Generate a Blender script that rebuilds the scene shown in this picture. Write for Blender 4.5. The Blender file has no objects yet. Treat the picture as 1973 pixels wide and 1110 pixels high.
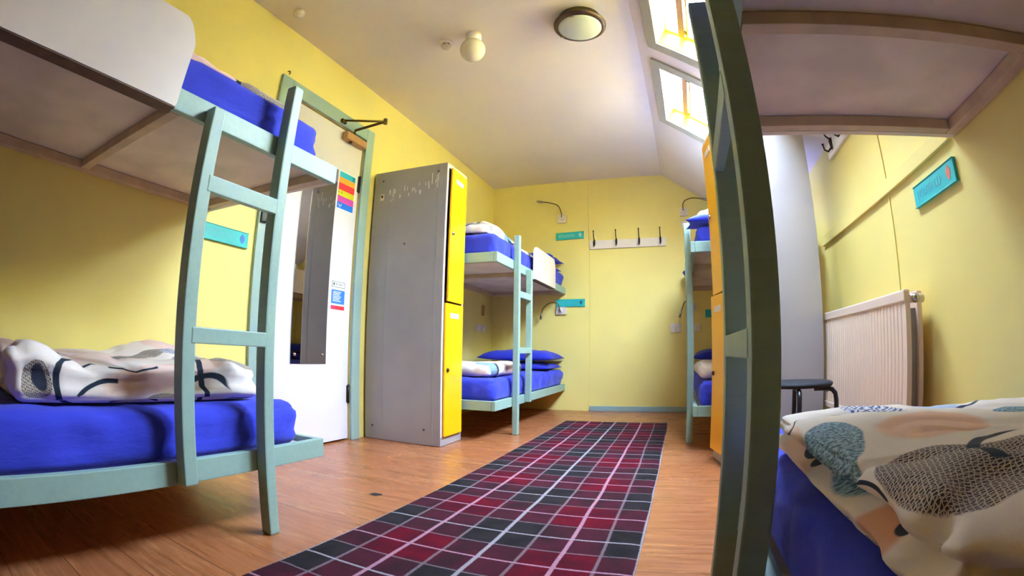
import bpy, bmesh, math, random
from mathutils import Vector, Matrix, noise
random.seed(7)
S = bpy.context.scene
COL = S.collection
PI = math.pi

# ------------------------------------------------------------------ helpers
def lin(c):
    f = lambda v: v / 12.92 if v <= .04045 else ((v + .055) / 1.055) ** 2.4
    return tuple(f(x / 255.0) for x in c) + (1.0,)

class NT:
    """small node-tree builder"""
    def __init__(s, name):
        s.m = bpy.data.materials.new(name); s.m.use_nodes = True
        s.t = s.m.node_tree; s.n = s.t.nodes
        s.b = s.n['Principled BSDF']; s.out = s.n['Material Output']
    def node(s, typ, **k):
        x = s.n.new(typ)
        for a, v in k.items(): setattr(x, a, v)
        return x
    def put(s, sock, v):
        if isinstance(v, bpy.types.NodeSocket): s.t.links.new(v, sock)
        else: sock.default_value = v
    def math(s, op, a, b=0.0, c=None, clamp=False):
        x = s.node('ShaderNodeMath', operation=op); x.use_clamp = clamp
        s.put(x.inputs[0], a); s.put(x.inputs[1], b)
        if c is not None: s.put(x.inputs[2], c)
        return x.outputs[0]
    def ramp(s, v, a, b, lo=0.0, hi=1.0, smooth=True):
        x = s.node('ShaderNodeMapRange'); x.interpolation_type = 'SMOOTHSTEP' if smooth else 'LINEAR'
        s.put(x.inputs[0], v); s.put(x.inputs[1], a); s.put(x.inputs[2], b); s.put(x.inputs[3], lo); s.put(x.inputs[4], hi)
        return x.outputs[0]
    def mix(s, f, a, b, mode='MIX'):
        x = s.node('ShaderNodeMix', data_type='RGBA', blend_type=mode)
        s.put(x.inputs[0], f); s.put(x.inputs[6], a); s.put(x.inputs[7], b)
        return x.outputs[2]
    def coord(s, kind='Object'):
        return s.node('ShaderNodeTexCoord').outputs[kind]
    def mapping(s, v, loc=(0, 0, 0), rot=(0, 0, 0), scale=(1, 1, 1), kind='POINT'):
        x = s.node('ShaderNodeMapping', vector_type=kind)
        s.put(x.inputs[0], v); x.inputs[1].default_value = loc; x.inputs[2].default_value = rot; x.inputs[3].default_value = scale
        return x.outputs[0]
    def noise(s, v, scale=5, detail=2, rough=.5, dist=0, out=0):
        x = s.node('ShaderNodeTexNoise'); s.put(x.inputs['Vector'], v)
        x.inputs['Scale'].default_value = scale; x.inputs['Detail'].default_value = detail
        x.inputs['Roughness'].default_value = rough; x.inputs['Distortion'].default_value = dist
        return x.outputs[out]
    def bump(s, h, strength=.2, dist=.002):
        x = s.node('ShaderNodeBump'); x.inputs['Strength'].default_value = strength
        x.inputs['Distance'].default_value = dist; s.put(x.inputs['Height'], h)
        s.t.links.new(x.outputs[0], s.b.inputs['Normal'])
    def base(s, c, rough=.5, metal=0.0, spec=None):
        s.put(s.b.inputs['Base Color'], c); s.put(s.b.inputs['Roughness'], rough)
        s.b.inputs['Metallic'].default_value = metal
        if spec is not None: s.b.inputs['Specular IOR Level'].default_value = spec
        return s.m

def paint(name, c, rough=.5, var=.06, scale=6, bump=.15, bscale=60, metal=0.0, spec=None):
    k = NT(name); v = k.coord()
    n = k.noise(v, scale, 3)
    dark = tuple(x * (1 - var * 2) for x in lin(c)[:3]) + (1,)
    col = k.mix(k.ramp(n, .3, .7), lin(c), dark)
    if bump: k.bump(k.noise(v, bscale, 3), bump, .0015)
    return k.base(col, rough, metal, spec)

def cloth(name, c, var=.1):
    k = NT(name); v = k.coord()
    col = k.mix(k.ramp(k.noise(v, 3, 3), .3, .7), lin(c), tuple(x * (1 - var) for x in lin(c)[:3]) + (1,))
    w = k.noise(k.mapping(v, scale=(1, .35, 1)), 22, 4, .6)
    f = k.noise(v, 700, 1)
    k.bump(k.math('ADD', w, k.math('MULTIPLY', f, .06)), .5, .01)
    k.b.inputs['Sheen Weight'].default_value = .15
    return k.base(col, .85, 0, .15)

def woodpaint(name, c, var=.12, rough=.4, axis=(3, 30, 30), streak=.5):
    """brush-painted timber: faint streaks along the grain"""
    k = NT(name); v = k.coord()
    n = k.noise(k.mapping(v, scale=axis), 2.2, 4, .6)
    n2 = k.noise(v, 4, 2)
    f = k.math('ADD', k.math('MULTIPLY', n, streak), k.math('MULTIPLY', n2, 1 - streak))
    col = k.mix(k.ramp(f, .35, .68), lin(c), tuple(x * (1 - var) for x in lin(c)[:3]) + (1,))
    k.bump(n, .12, .002)
    return k.base(col, rough)

M = {}
M['wall'] = paint('yellow_wall_paint', (238, 222, 132), .55, .03, 1.5, .12, 90)
M['ceiling'] = paint('ceiling_paint', (232, 221, 210), .75, .03, 1.5, .1, 90)
M['white'] = paint('white_gloss_paint', (222, 218, 224), .35, .015, 2, .05)
M['offwhite'] = paint('offwhite_plastic', (232, 222, 212), .35, .02, 4, 0)
M['teal'] = woodpaint('duck_egg_paint', (152, 182, 165), .14, .46)
M['trimgreen'] = woodpaint('grey_green_trim_paint', (158, 186, 178), .1, .38)
M['greytrim'] = woodpaint('grey_green_window_trim', (186, 184, 160), .08, .45)
M['deck'] = paint('bunk_panel_paint', (228, 212, 194), .6, .1, 5, .1)
M['batten'] = paint('bunk_batten_timber', (210, 186, 154), .6, .1, 12, .2)
M['board'] = paint('white_guard_board', (228, 214, 204), .4, .05, 3, .05)
M['rawedge'] = paint('bare_brown_board_edge', (112, 84, 64), .7, .15, 20, .2)
M['steel'] = paint('locker_grey_steel', (164, 159, 157), .3, .04, 4, .03, 200)
M['tape'] = paint('tape_residue_with_glints', (236, 230, 222), .12, .05, 30, 0)  # tape marks, with their shiny highlights put into the pale colour
M['steeledge'] = paint('locker_pale_edge', (212, 200, 190), .35, .03, 4, 0)
M['yellow'] = paint('locker_yellow_enamel', (250, 186, 0), .3, .02, 5, 0)
M['chrome'] = paint('chrome', (190, 185, 178), .22, .05, 8, 0, metal=1.0)
M['darkmetal'] = paint('dark_bronze_metal', (70, 56, 44), .35, .1, 20, 0, metal=.8)
M['bronze'] = paint('brushed_bronze_ring', (104, 86, 68), .4, .1, 20, 0, metal=.8)
M['black'] = paint('black_metal', (22, 21, 24), .35, .1, 20, .05)
M['blackplastic'] = paint('black_plastic_seat', (30, 29, 33), .75, .1, 20, .2, 300)
M['darkgap'] = paint('dark_gap', (30, 24, 18), .8, .1, 5, 0)
M['blue'] = cloth('royal_blue_sheet', (60, 70, 202))
M['bluepillow'] = cloth('royal_blue_pillowcase', (54, 64, 192))
M['radiator'] = paint('radiator_cream_enamel', (236, 214, 190), .35, .02, 5, 0)
M['fins'] = paint('radiator_fin_grey', (150, 142, 138), .5, .1, 10, 0)
M['oak'] = paint('closer_tan_metal', (196, 150, 100), .35, .06, 20, 0, metal=.3)
M['brass'] = paint('closer_arm_brass', (120, 98, 40), .35, .05, 10, 0, metal=.7)
M['pine'] = woodpaint('lacquered_pine', (222, 176, 112), .12, .35)
M['barwood'] = woodpaint('varnished_window_bar', (150, 104, 60), .15, .5)
M['cyan'] = paint('turquoise_sign_paint', (40, 196, 196), .45, .08, 8, .1)
M['cyanlit'] = paint('faded_sign_lettering', (92, 192, 208), .5, .1, 40, 0)
M['pinklit'] = paint('faded_pink_sign_lettering', (84, 168, 178), .5, .1, 40, 0)
M['navy'] = paint('sign_motif_blue', (60, 130, 200), .5, .1, 40, 0)
M['coral'] = paint('sign_motif_coral', (226, 128, 110), .5, .1, 40, 0)
M['pale'] = paint('sign_motif_pale', (190, 232, 220), .5, .1, 40, 0)
M['dteal'] = paint('sign_motif_dark_teal', (20, 120, 124), .5, .1, 40, 0)
M['reveal'] = paint('window_reveal_yellow', (250, 214, 30), .5, .02, 2, .05)
M['revealw'] = paint('window_reveal_white', (244, 242, 236), .5, .01, 2, .05)  # white sash colour; on the upper reveal it paints in daylight glare
M['opal'] = paint('opal_glass', (238, 228, 206), .15, .01, 2, 0)
M['frost'] = paint('frosted_lamp_glass', (206, 212, 196), .2, .02, 2, 0)

def mirror_mat():
    k = NT('mirror_silver'); k.base(lin((205, 205, 205)), .02, 1.0); return k.m
M['mirror'] = mirror_mat()

def glass_mat():
    k = NT('window_glass'); n = k.n
    tr = k.node('ShaderNodeBsdfTransparent'); tr.inputs[0].default_value = (.97, .98, .98, 1)
    gl = k.node('ShaderNodeBsdfGlossy'); gl.inputs['Roughness'].default_value = .02
    mx = k.node('ShaderNodeMixShader'); mx.inputs[0].default_value = .06
    k.t.links.new(tr.outputs[0], mx.inputs[1]); k.t.links.new(gl.outputs[0], mx.inputs[2])
    k.t.links.new(mx.outputs[0], k.out.inputs[0]); n.remove(k.b)
    return k.m
M['glass'] = glass_mat()

def floor_mat():
    k = NT('laminate_floor'); v = k.coord()
    b = k.node('ShaderNodeTexBrick'); b.offset = .37; b.squash = 1
    k.put(b.inputs['Vector'], k.mapping(v, loc=(.3, -.018, 0)))
    b.inputs['Color1'].default_value = (0, 0, 0, 1); b.inputs['Color2'].default_value = (1, 1, 1, 1)
    b.inputs['Mortar'].default_value = (.5, .5, .5, 1)
    b.inputs['Scale'].default_value = 1; b.inputs['Mortar Size'].default_value = .0018
    b.inputs['Mortar Smooth'].default_value = .3; b.inputs['Bias'].default_value = 0
    b.inputs['Brick Width'].default_value = 1.25; b.inputs['Row Height'].default_value = .176
    g = k.noise(k.mapping(v, scale=(2.2, 26, 1)), 2.0, 6, .62, .8)
    g2 = k.noise(k.mapping(v, scale=(1.2, 7, 1)), 2.0, 3, .5, 1.2)
    c1 = k.mix(k.ramp(g, .25, .78), lin((142, 84, 44)), lin((188, 126, 80)))
    c2 = k.mix(k.ramp(g2, .35, .75, 0, .6), c1, lin((162, 100, 66)))
    c3 = k.mix(k.math('MULTIPLY', b.outputs['Color'], .22), c2, lin((150, 74, 34)))
    c4 = k.mix(k.math('MULTIPLY', b.outputs['Fac'], .75), c3, lin((84, 42, 20)))
    k.bump(k.math('SUBTRACT', k.math('MULTIPLY', g, .15), b.outputs['Fac']), .15, .001)
    return k.base(c4, k.ramp(g2, .2, .8, .24, .36), 0, .5)
M['floor'] = floor_mat()

def rug_mat():
    k = NT('tartan_rug'); v = k.coord()
    wob = k.noise(v, 2.3, 2)
    sx = k.node('ShaderNodeSeparateXYZ'); k.put(sx.inputs[0], v)
    x = k.math('ADD', sx.outputs[0], k.math('MULTIPLY', k.math('SUBTRACT', wob, .5), .018))
    y = sx.outputs[1]
    def axis(c, x0, per):
        f = k.math('FRACT', k.math('ADD', k.math('DIVIDE', k.math('SUBTRACT', c, x0), per), 20.5))
        d0 = k.math('MULTIPLY', k.math('ABSOLUTE', k.math('SUBTRACT', f, .5)), per)   # distance to the pink line
        h = per / 2
        dw = k.math('SUBTRACT', h, d0)
        dd = k.math('ABSOLUTE', k.math('SUBTRACT', d0, h / 2))
        return d0, dw, dd, h
    fine = k.noise(v, 420, 2)
    def line(d, w): return k.ramp(k.math('ADD', d, k.math('MULTIPLY', k.math('SUBTRACT', fine, .5), .006)), w * .7, w * 1.35, 1, 0)
    ax, aw, ad, hx = axis(x, -.748, .44)
    bx, bw, bd, hy = axis(y, 1.206, .449)
    rx = k.ramp(ax, .09, .13, 1, 0); ry = k.ramp(bx, .09, .13, 1, 0)
    both = k.math('MULTIPLY', rx, ry); one = k.math('MAXIMUM', rx, ry)
    blot = k.noise(v, 9, 3)
    c = k.mix(one, k.mix(k.ramp(blot, .35, .7), lin((46, 40, 40)), lin((33, 30, 29))), k.mix(k.ramp(blot, .35, .7), lin((76, 26, 38)), lin((54, 28, 32))))
    c = k.mix(both, c, k.mix(k.ramp(blot, .3, .7), lin((104, 8, 28)), lin((76, 14, 28))))
    dim = k.math('MAXIMUM', line(ad, .0046), line(bd, .0034))
    c = k.mix(k.math('MULTIPLY', dim, .5), c, lin((150, 132, 134)))
    wh = k.math('MAXIMUM', line(aw, .0062), line(bw, .0042))
    c = k.mix(k.math('MULTIPLY', wh, .8), c, lin((170, 160, 160)))
    pk = k.math('MAXIMUM', line(ax, .0062), line(bx, .0042))
    c = k.mix(k.math('MULTIPLY', pk, .8), c, lin((186, 136, 148)))
    c = k.mix(k.math('MULTIPLY', k.ramp(fine, .3, .75), .35), c, lin((30, 24, 26)))
    k.bump(fine, .5, .003)
    k.b.inputs['Sheen Weight'].default_value = .0
    return k.base(c, .95, 0, .1)
M['rug'] = rug_mat()

def duvet_mat(name, items, base=(238, 226, 214)):
    k = NT(name); uv = k.coord('UV')
    wob = k.noise(uv, 11, 3)
    wv = k.math('MULTIPLY', k.math('SUBTRACT', wob, .5), .22)
    def ell(cx, cy, a, b, r, soft=.06, w=True):
        l = k.node('ShaderNodeVectorMath', operation='LENGTH')
        k.put(l.inputs[0], k.mapping(uv, (cx, cy, 0), (0, 0, math.radians(r)), (a, b, 1), 'TEXTURE'))
        d = l.outputs['Value']
        if w: d = k.math('ADD', d, wv)
        return k.ramp(d, 1 - soft, 1 + soft, 1, 0)
    def stripes(freq, ang, dist, lo, hi):
        w = k.node('ShaderNodeTexWave', wave_type='BANDS', bands_direction='X')
        k.put(w.inputs['Vector'], k.mapping(uv, rot=(0, 0, math.radians(ang))))
        w.inputs['Scale'].default_value = freq; w.inputs['Distortion'].default_value = dist
        w.inputs['Detail'].default_value = 2; w.inputs['Detail Scale'].default_value = 1.5
        return k.ramp(w.outputs['Fac'], lo, hi)
    spk = k.ramp(k.noise(uv, 150, 5, .75), .40, .62)
    h1 = stripes(74, 98, 2.6, .76, .95); h2 = stripes(62, 72, 3, .78, .96); h3 = stripes(52, 22, 3, .84, .97)
    hatch = k.math('MAXIMUM', h1, k.math('MAXIMUM', h2, h3))
    ls = stripes(26, 30, 9, .45, .62)
    c = lin(base)
    for it in items:
        t = it[0]
        if t == 'fill':
            c = k.mix(ell(*it[1:6], soft=.12), c, lin(it[6]))
        elif t == 'hatch':
            c = k.mix(ell(*it[1:6], soft=.03), c, k.mix(hatch, lin((62, 58, 58)), lin((206, 190, 170))))
        elif t == 'speck':
            c = k.mix(ell(*it[1:6], soft=.04), c, k.mix(spk, lin((70, 104, 122)), lin((176, 206, 212))))
        elif t == 'leaf':
            c = k.mix(ell(*it[1:6], soft=.04), c, k.mix(ls, lin((74, 92, 136)), lin((232, 228, 228))))
        elif t == 'ring':   # cx cy r w | mask ellipse cx cy a b rot | colour
            l = k.node('ShaderNodeVectorMath', operation='LENGTH')
            k.put(l.inputs[0], k.mapping(uv, (it[1], it[2], 0), (0, 0, 0), (1, 1, 1), 'TEXTURE'))
            wd = k.math('ADD', it[4], k.math('MULTIPLY', wv, it[4] * 1.6))
            d = k.math('DIVIDE', k.math('ABSOLUTE', k.math('SUBTRACT', l.outputs['Value'], it[3])), wd)
            mk = k.math('MULTIPLY', k.ramp(d, .8, 1.15, 1, 0), ell(*it[5:10], soft=.05, w=False))
            c = k.mix(mk, c, lin((46, 56, 66)))
    w = k.noise(k.coord(), 16, 4, .6); f = k.noise(k.coord(), 650, 1)
    k.bump(k.math('ADD', w, k.math('MULTIPLY', f, .05)), .35, .006)
    k.b.inputs['Sheen Weight'].default_value = .1
    return k.base(c, .85, 0, .15)

# ---- objects
def root_of(o):
    while o.parent: o = o.parent
    return o
def link(o, parent=None):
    COL.objects.link(o)
    if parent: o.parent = parent
    return o
def thing(name, label, cat, loc=(0, 0, 0), rz=0.0, group=None):
    o = bpy.data.objects.new(name, None); o.empty_display_size = .05
    COL.objects.link(o); o.location = loc; o.rotation_euler = (0, 0, rz)
    o['label'] = label; o['category'] = cat
    if group: o['group'] = group
    return o
def tag(o, label, cat, group=None):
    o['label'] = label; o['category'] = cat
    if group: o['group'] = group
    return o
def structure(o, label=None):
    o['kind'] = 'structure'
    if label: o['label'] = label
    return o

class MB:
    """collects shapes, builds ONE mesh object"""
    def __init__(s): s.bm = bmesh.new(); s.mats = []
    def mi(s, mat):
        if mat is None: return 0
        if mat not in s.mats: s.mats.append(mat)
        return s.mats.index(mat)
    def box(s, x0, x1, y0, y1, z0, z1, bev=0.0, mat=None, mtx=None):
        r = bmesh.ops.create_cube(s.bm, size=1.0)
        vs = r['verts']
        for v in vs:
            v.co = Vector((x0 + (v.co.x + .5) * (x1 - x0), y0 + (v.co.y + .5) * (y1 - y0), z0 + (v.co.z + .5) * (z1 - z0)))
            if mtx: v.co = mtx @ v.co
        fs = list({f for v in vs for f in v.link_faces})
        if bev > 0:
            es = list({e for v in vs for e in v.link_edges})
            rr = bmesh.ops.bevel(s.bm, geom=es + vs, offset=bev, segments=2, affect='EDGES', profile=.6)
            fs = list(set(rr['faces']) | {f for f in fs if f.is_valid})
        i = s.mi(mat)
        for f in fs:
            if f.is_valid: f.material_index = i
        return s
    def prism(s, pts, axis, a0, a1, mat=None):
        """extrude polygon: pts 2-D in the other two axes"""
        def mk(p, a):
            return {'x': Vector((a, p[0], p[1])), 'y': Vector((p[0], a, p[1])), 'z': Vector((p[0], p[1], a))}[axis]
        A = [s.bm.verts.new(mk(p, a0)) for p in pts]; B = [s.bm.verts.new(mk(p, a1)) for p in pts]
        i = s.mi(mat); n = len(pts); fs = [s.bm.faces.new(A), s.bm.faces.new(B[::-1])]
        for q in range(n): fs.append(s.bm.faces.new((A[q], B[q], B[(q + 1) % n], A[(q + 1) % n])))
        for f in fs: f.material_index = i
        bmesh.ops.recalc_face_normals(s.bm, faces=fs)
        return s
    def quad(s, a, b, c, d, mat=None):
        f = s.bm.faces.new([s.bm.verts.new(Vector(p)) for p in (a, b, c, d)]); f.material_index = s.mi(mat); return s
    def lathe(s, prof, org=(0, 0, 0), n=32, mtx=None, mat=None, smooth=True):
        """profile of (r, z) about +Z through org"""
        rings = []
        for r, z in prof:
            ring = []
            for q in range(n):
                p = Vector((r * math.cos(2 * PI * q / n), r * math.sin(2 * PI * q / n), z))
                if mtx: p = mtx @ p
                ring.append(s.bm.verts.new(p + Vector(org)))
            rings.append(ring)
        fs = []
        for a, b in zip(rings, rings[1:]):
            for q in range(n): fs.append(s.bm.faces.new((a[q], a[(q + 1) % n], b[(q + 1) % n], b[q])))
        if prof[0][0] > 1e-5: fs.append(s.bm.faces.new(rings[0][::-1]))
        if prof[-1][0] > 1e-5: fs.append(s.bm.faces.new(rings[-1]))
        i = s.mi(mat)
        for f in fs: f.material_index = i; f.smooth = smooth
        bmesh.ops.recalc_face_normals(s.bm, faces=fs)
        return s
    def tube(s, pts, r, n=10, mat=None):
        pts = [Vector(p) for p in pts]; rings = []
        up = Vector((0, 0, 1)); prev = None
        rr = r if isinstance(r, (list, tuple)) else [r] * len(pts)
        for q, p in enumerate(pts):
            d = (pts[min(q + 1, len(pts) - 1)] - pts[max(q - 1, 0)]).normalized()
            if prev is None:
                a = d.cross(up) if abs(d.dot(up)) < .95 else d.cross(Vector((1, 0, 0)))
            else: a = prev - d * prev.dot(d)
            a.normalize(); prev = a; b = d.cross(a)
            rings.append([s.bm.verts.new(p + (a * math.cos(2 * PI * t / n) + b * math.sin(2 * PI * t / n)) * rr[q]) for t in range(n)])
        fs = []
        for a, b in zip(rings, rings[1:]):
            for t in range(n): fs.append(s.bm.faces.new((a[t], a[(t + 1) % n], b[(t + 1) % n], b[t])))
        fs += [s.bm.faces.new(rings[0][::-1]), s.bm.faces.new(rings[-1])]
        i = s.mi(mat)
        for f in fs: f.material_index = i; f.smooth = True
        bmesh.ops.recalc_face_normals(s.bm, faces=fs)
        return s
    def build(s, name, mat, parent=None, local=False):
        if mat and not s.mats: s.mats = [mat]
        if not local and parent is not None:
            org = Vector(root_of(parent).location)
            for v in s.bm.verts: v.co -= org
        me = bpy.data.meshes.new(name); s.bm.to_mesh(me); s.bm.free()
        for m in s.mats: me.materials.append(m)
        return link(bpy.data.objects.new(name, me), parent)

def box(name, mat, parent, x0, x1, y0, y1, z0, z1, bev=.002, local=False):
    return MB().box(min(x0, x1), max(x0, x1), min(y0, y1), max(y0, y1), min(z0, z1), max(z0, z1), bev).build(name, mat, parent, local)

def soft(name, mat, parent, x0, x1, y0, y1, z0, z1, r, step=.03, disp=None, own=True, smooth=True):
    """closed rounded cushion-like box with UVs in metres, displaced by disp(p, n)"""
    lo = (x0, y0, z0); hi = (x1, y1, z1)
    axs = []
    for a in range(3):
        L = hi[a] - lo[a]; ra = min(r, L / 2 - 1e-4)
        edge = [0, .12 * ra, .3 * ra, .6 * ra]
        n = max(1, int(round((L - 2 * ra) / step)))
        mid = [ra + (L - 2 * ra) * q / n for q in range(n + 1)]
        axs.append([lo[a] + t for t in edge + mid + [L - e for e in edge[::-1]]])
    nx, ny, nz = (len(a) for a in axs)
    bm = bmesh.new(); uvl = bm.loops.layers.uv.new('UVMap'); V = {}; UV = {}
    def vert(i, j, k):
        key = (i, j, k)
        if key in V: return V[key]
        p = Vector((axs[0][i], axs[1][j], axs[2][k]))
        q = Vector(tuple(min(max(p[a], lo[a] + min(r, (hi[a] - lo[a]) / 2 - 1e-4)), hi[a] - min(r, (hi[a] - lo[a]) / 2 - 1e-4)) for a in range(3)))
        d = p - q
        ra = Vector(tuple(min(r, (hi[a] - lo[a]) / 2 - 1e-4) for a in range(3)))
        dn = Vector(tuple(d[a] / ra[a] for a in range(3)))
        u, w = p.x, p.y
        if i == 0: u = x0 - (z1 - p.z)
        elif i == nx - 1: u = x1 + (z1 - p.z)
        if j == 0: w = y0 - (z1 - p.z)
        elif j == ny - 1: w = y1 + (z1 - p.z)
        l = dn.length
        if l > 1e-9:
            dn /= l
            p2 = Vector(tuple(q[a] + dn[a] * ra[a] for a in range(3)))
        else: p2 = p
        nrm = Vector(tuple(dn[a] / ra[a] for a in range(3))); nrm.normalize()
        if disp: p2 = disp(p2, nrm)
        v = bm.verts.new(p2); V[key] = v; UV[v] = (u, w); return v
    def face(*ks):
        vs = [vert(*q) for q in ks]
        f = bm.faces.new(vs); f.smooth = smooth
    for i in range(nx - 1):
        for j in range(ny - 1):
            face((i, j, 0), (i, j + 1, 0), (i + 1, j + 1, 0), (i + 1, j, 0))
            face((i, j, nz - 1), (i + 1, j, nz - 1), (i + 1, j + 1, nz - 1), (i, j + 1, nz - 1))
    for i in range(nx - 1):
        for k in range(nz - 1):
            face((i, 0, k), (i + 1, 0, k), (i + 1, 0, k + 1), (i, 0, k + 1))
            face((i, ny - 1, k), (i, ny - 1, k + 1), (i + 1, ny - 1, k + 1), (i + 1, ny - 1, k))
    for j in range(ny - 1):
        for k in range(nz - 1):
            face((0, j, k), (0, j, k + 1), (0, j + 1, k + 1), (0, j + 1, k))
            face((nx - 1, j, k), (nx - 1, j + 1, k), (nx - 1, j + 1, k + 1), (nx - 1, j, k + 1))
    for f in bm.faces:
        for lp in f.loops: lp[uvl].uv = UV[lp.vert]
    bmesh.ops.recalc_face_normals(bm, faces=bm.faces[:])
    org = Vector(root_of(parent).location) if parent else Vector(((x0 + x1) / 2, (y0 + y1) / 2, z0))
    for v in bm.verts: v.co -= org
    me = bpy.data.meshes.new(name); bm.to_mesh(me); bm.free(); me.materials.append(mat)
    o = link(bpy.data.objects.new(name, me), parent)
    if not parent: o.location = org
    return o

def nz(p, s, seed=0.0): return noise.noise(Vector((p.x * s + seed, p.y * s + seed * 1.7, p.z * s - seed)))

# ------------------------------------------------------------------ room shell
XL, XR, YB, YF, ZC = -1.985, .935, 4.885, -2.6, 2.42
X0, ANG = -.12, math.radians(34)
CA, SA = math.cos(ANG), math.sin(ANG)
SR = (XR - X0) / CA                 # slope length to the right wall
def slope(s, y, d=0.0):             # point on / above the sloping ceiling
    return Vector((X0 + s * CA + d * SA, y, ZC - s * SA + d * CA))
ZR = slope(SR, 0).z

structure(box('floor', M['floor'], None, XL - .12, XR + .12, YF - .12, YB + .12, -.05, 0, 0))
DY0, DY1, DZ = 1.70, 2.475, 2.005   # door opening
w = MB()
w.box(XL - .12, XL, YF - .12, DY0, 0, ZC + .1).box(XL - .12, XL, DY1, YB + .12, 0, ZC + .1).box(XL - .12, XL, DY0, DY1, DZ, ZC + .1)
w.box(XL - .12, XL - .06, DY0, DY1, 0, DZ)
structure(w.build('wall_left', M['wall']))
w = MB()
w.box(XL, -.913, YB - .006, YB + .12, 0, ZC + .1).box(-.909, XR, YB, YB + .12, 0, ZC + .1).box(-.913, -.909, YB + .004, YB + .12, 0, ZC + .1)
structure(w.build('wall_back', M['wall']))
structure(MB().box(XR, XR + .12, YF - .12, YB + .12, 0, ZC + .1).build('wall_right', M['wall']))
structure(MB().box(XL, XR, YF - .12, YF, 0, ZC + .1).build('wall_front', M['wall']))
# windows: (outer y0, outer y1, inner y0, inner y1), s range of the opening
SO0, SO1 = .147, .84
WINS = [(1.60, 2.485, 1.665, 2.405), (2.615, 3.51, 2.69, 3.425)]
T = .10
c = MB()
c.box(XL, X0, YF, YB, ZC, ZC + T)
ys = [YF, WINS[0][2], WINS[0][3], WINS[1][2], WINS[1][3], YB]
ss = [0, SO0, SO1, SR + .02]
def slab(s0, s1, y0, y1):
    P = [slope(s, y, d) for d in (0, T) for s in (s0, s1) for y in (y0, y1)]
    vs = [c.bm.verts.new(p) for p in P]
    fs = [c.bm.faces.new([vs[i] for i in q]) for q in ((0, 1, 3, 2), (4, 6, 7, 5), (0, 4, 5, 1), (2, 3, 7, 6), (0, 2, 6, 4), (1, 5, 7, 3))]
    bmesh.ops.recalc_face_normals(c.bm, faces=fs)
slab(0, SO0, YF, YB); slab(SO1, SR + .02, YF, YB)
for a, b in ((0, 1), (2, 3), (4, 5)): slab(SO0, SO1, ys[a], ys[b])
# wedge that closes the fold above
c.prism([(X0, ZC), (slope(0, 0, T).x, slope(0, 0, T).z), (X0, ZC + T)], 'y', YF, YB)
structure(c.build('ceiling', M['ceiling']))

SM = Matrix(((CA, 0, SA, X0), (0, 1, 0, 0), (-SA, 0, CA, ZC), (0, 0, 0, 1)))   # (s, y, d) -> world
D = .12
for i, (oy0, oy1, iy0, iy1) in enumerate(WINS):
    cen = slope(.6, (iy0 + iy1) / 2)
    W = bpy.data.objects.new('window_%d' % (i + 1), None); COL.objects.link(W); W.location = cen; structure(W)
    W['label'] = ('skylight nearer the camera with grey green trim in the sloping ceiling', 'farther skylight with grey green trim in the sloping ceiling')[i]
    f = MB()
    to, bo = .084, SO1 + .07
    f.box(to, SO0, oy0, oy1, -.014, .002, .002, None, SM).box(SO1, bo, oy0, oy1, -.014, .002, .002, None, SM)
    f.box(SO0, SO1, oy0, iy0, -.014, .002, .002, None, SM).box(SO0, SO1, iy1, oy1, -.014, .002, .002, None, SM)
    f.build('architrave', M['greytrim'], W)
    r = MB(); e = .03
    g_ = .004
    r.box(SO0 - e, SO0 + g_, iy0 - e, iy1 + e, .001, D + .08, 0, M['revealw'], SM)  # upper reveal: blown-out daylight put in as white colour
    r.box(SO1 - g_, SO1 + e, iy0 - e, iy1 + e, .001, D + .08, 0, M['reveal'], SM)
    r.box(SO0 + g_, SO1 - g_, iy0 - e, iy0 + g_, .001, D + .08, 0, M['reveal'], SM).box(SO0 + g_, SO1 - g_, iy1 - g_, iy1 + e, .001, D + .08, 0, M['reveal'], SM)
    r.build('reveal', M['reveal'], W)
    s = MB(); t = .032
    s.box(SO0 + .006, SO0 + t, iy0 + .006, iy1 - .006, D - .02, D + .03, .003, None, SM).box(SO1 - t, SO1 - .006, iy0 + .006, iy1 - .006, D - .02, D + .03, .003, None, SM)
    s.box(SO0 + t, SO1 - t, iy0 + .006, iy0 + t, D - .02, D + .03, .003, None, SM).box(SO0 + t, SO1 - t, iy1 - t, iy1 - .006, D - .02, D + .03, .003, None, SM)
    sa = s.build('sash', M['revealw'], W)
    MB().box(SO0 + t, SO1 - t, iy0 + t, iy1 - t, D + .004, D + .010, 0, M['glass'], SM).build('pane', M['glass'], sa)
    ym = (iy0 + iy1) / 2
    MB().box(.250, .290, iy0 + .034, iy1 - .034, D - .045, D - .012, .004, None, SM).build('ventilation_bar', M['barwood'], W)
    hb = MB().tube([SM @ Vector((.315, iy0 + .10, D - .05)), SM @ Vector((.315, iy1 - .05, D - .05))], .006)
    for yy in (iy0 + .14, iy1 - .09): hb.box(.286, .320, yy - .010, yy + .010, D - .048, D - .03, .002, None, SM)
    hb.build('control_bar', M['oak'], W)
    MB().box(.291, .325, iy0 + .05, iy0 + .135, D - .070, D - .02, .004, None, SM).build('latch', M['black'], W)
    MB().box(.289, .310, iy1 - .125, iy1 - .085, D - .055, D - .02, .004, None, SM).build('catch', M['brass'], W)
    # daylight portal just outside the pane
    L = bpy.data.lights.new('skylight_portal', 'AREA'); L.shape = 'RECTANGLE'; L.size = SO1 - SO0; L.size_y = iy1 - iy0
    L.cycles.is_portal = True
    lo = bpy.data.objects.new('skylight_portal', L); COL.objects.link(lo)
    lo.matrix_world = Matrix.Translation(slope((SO0 + SO1) / 2, ym, D + .09)) @ Matrix.Rotation(ANG, 4, 'Y')

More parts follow.
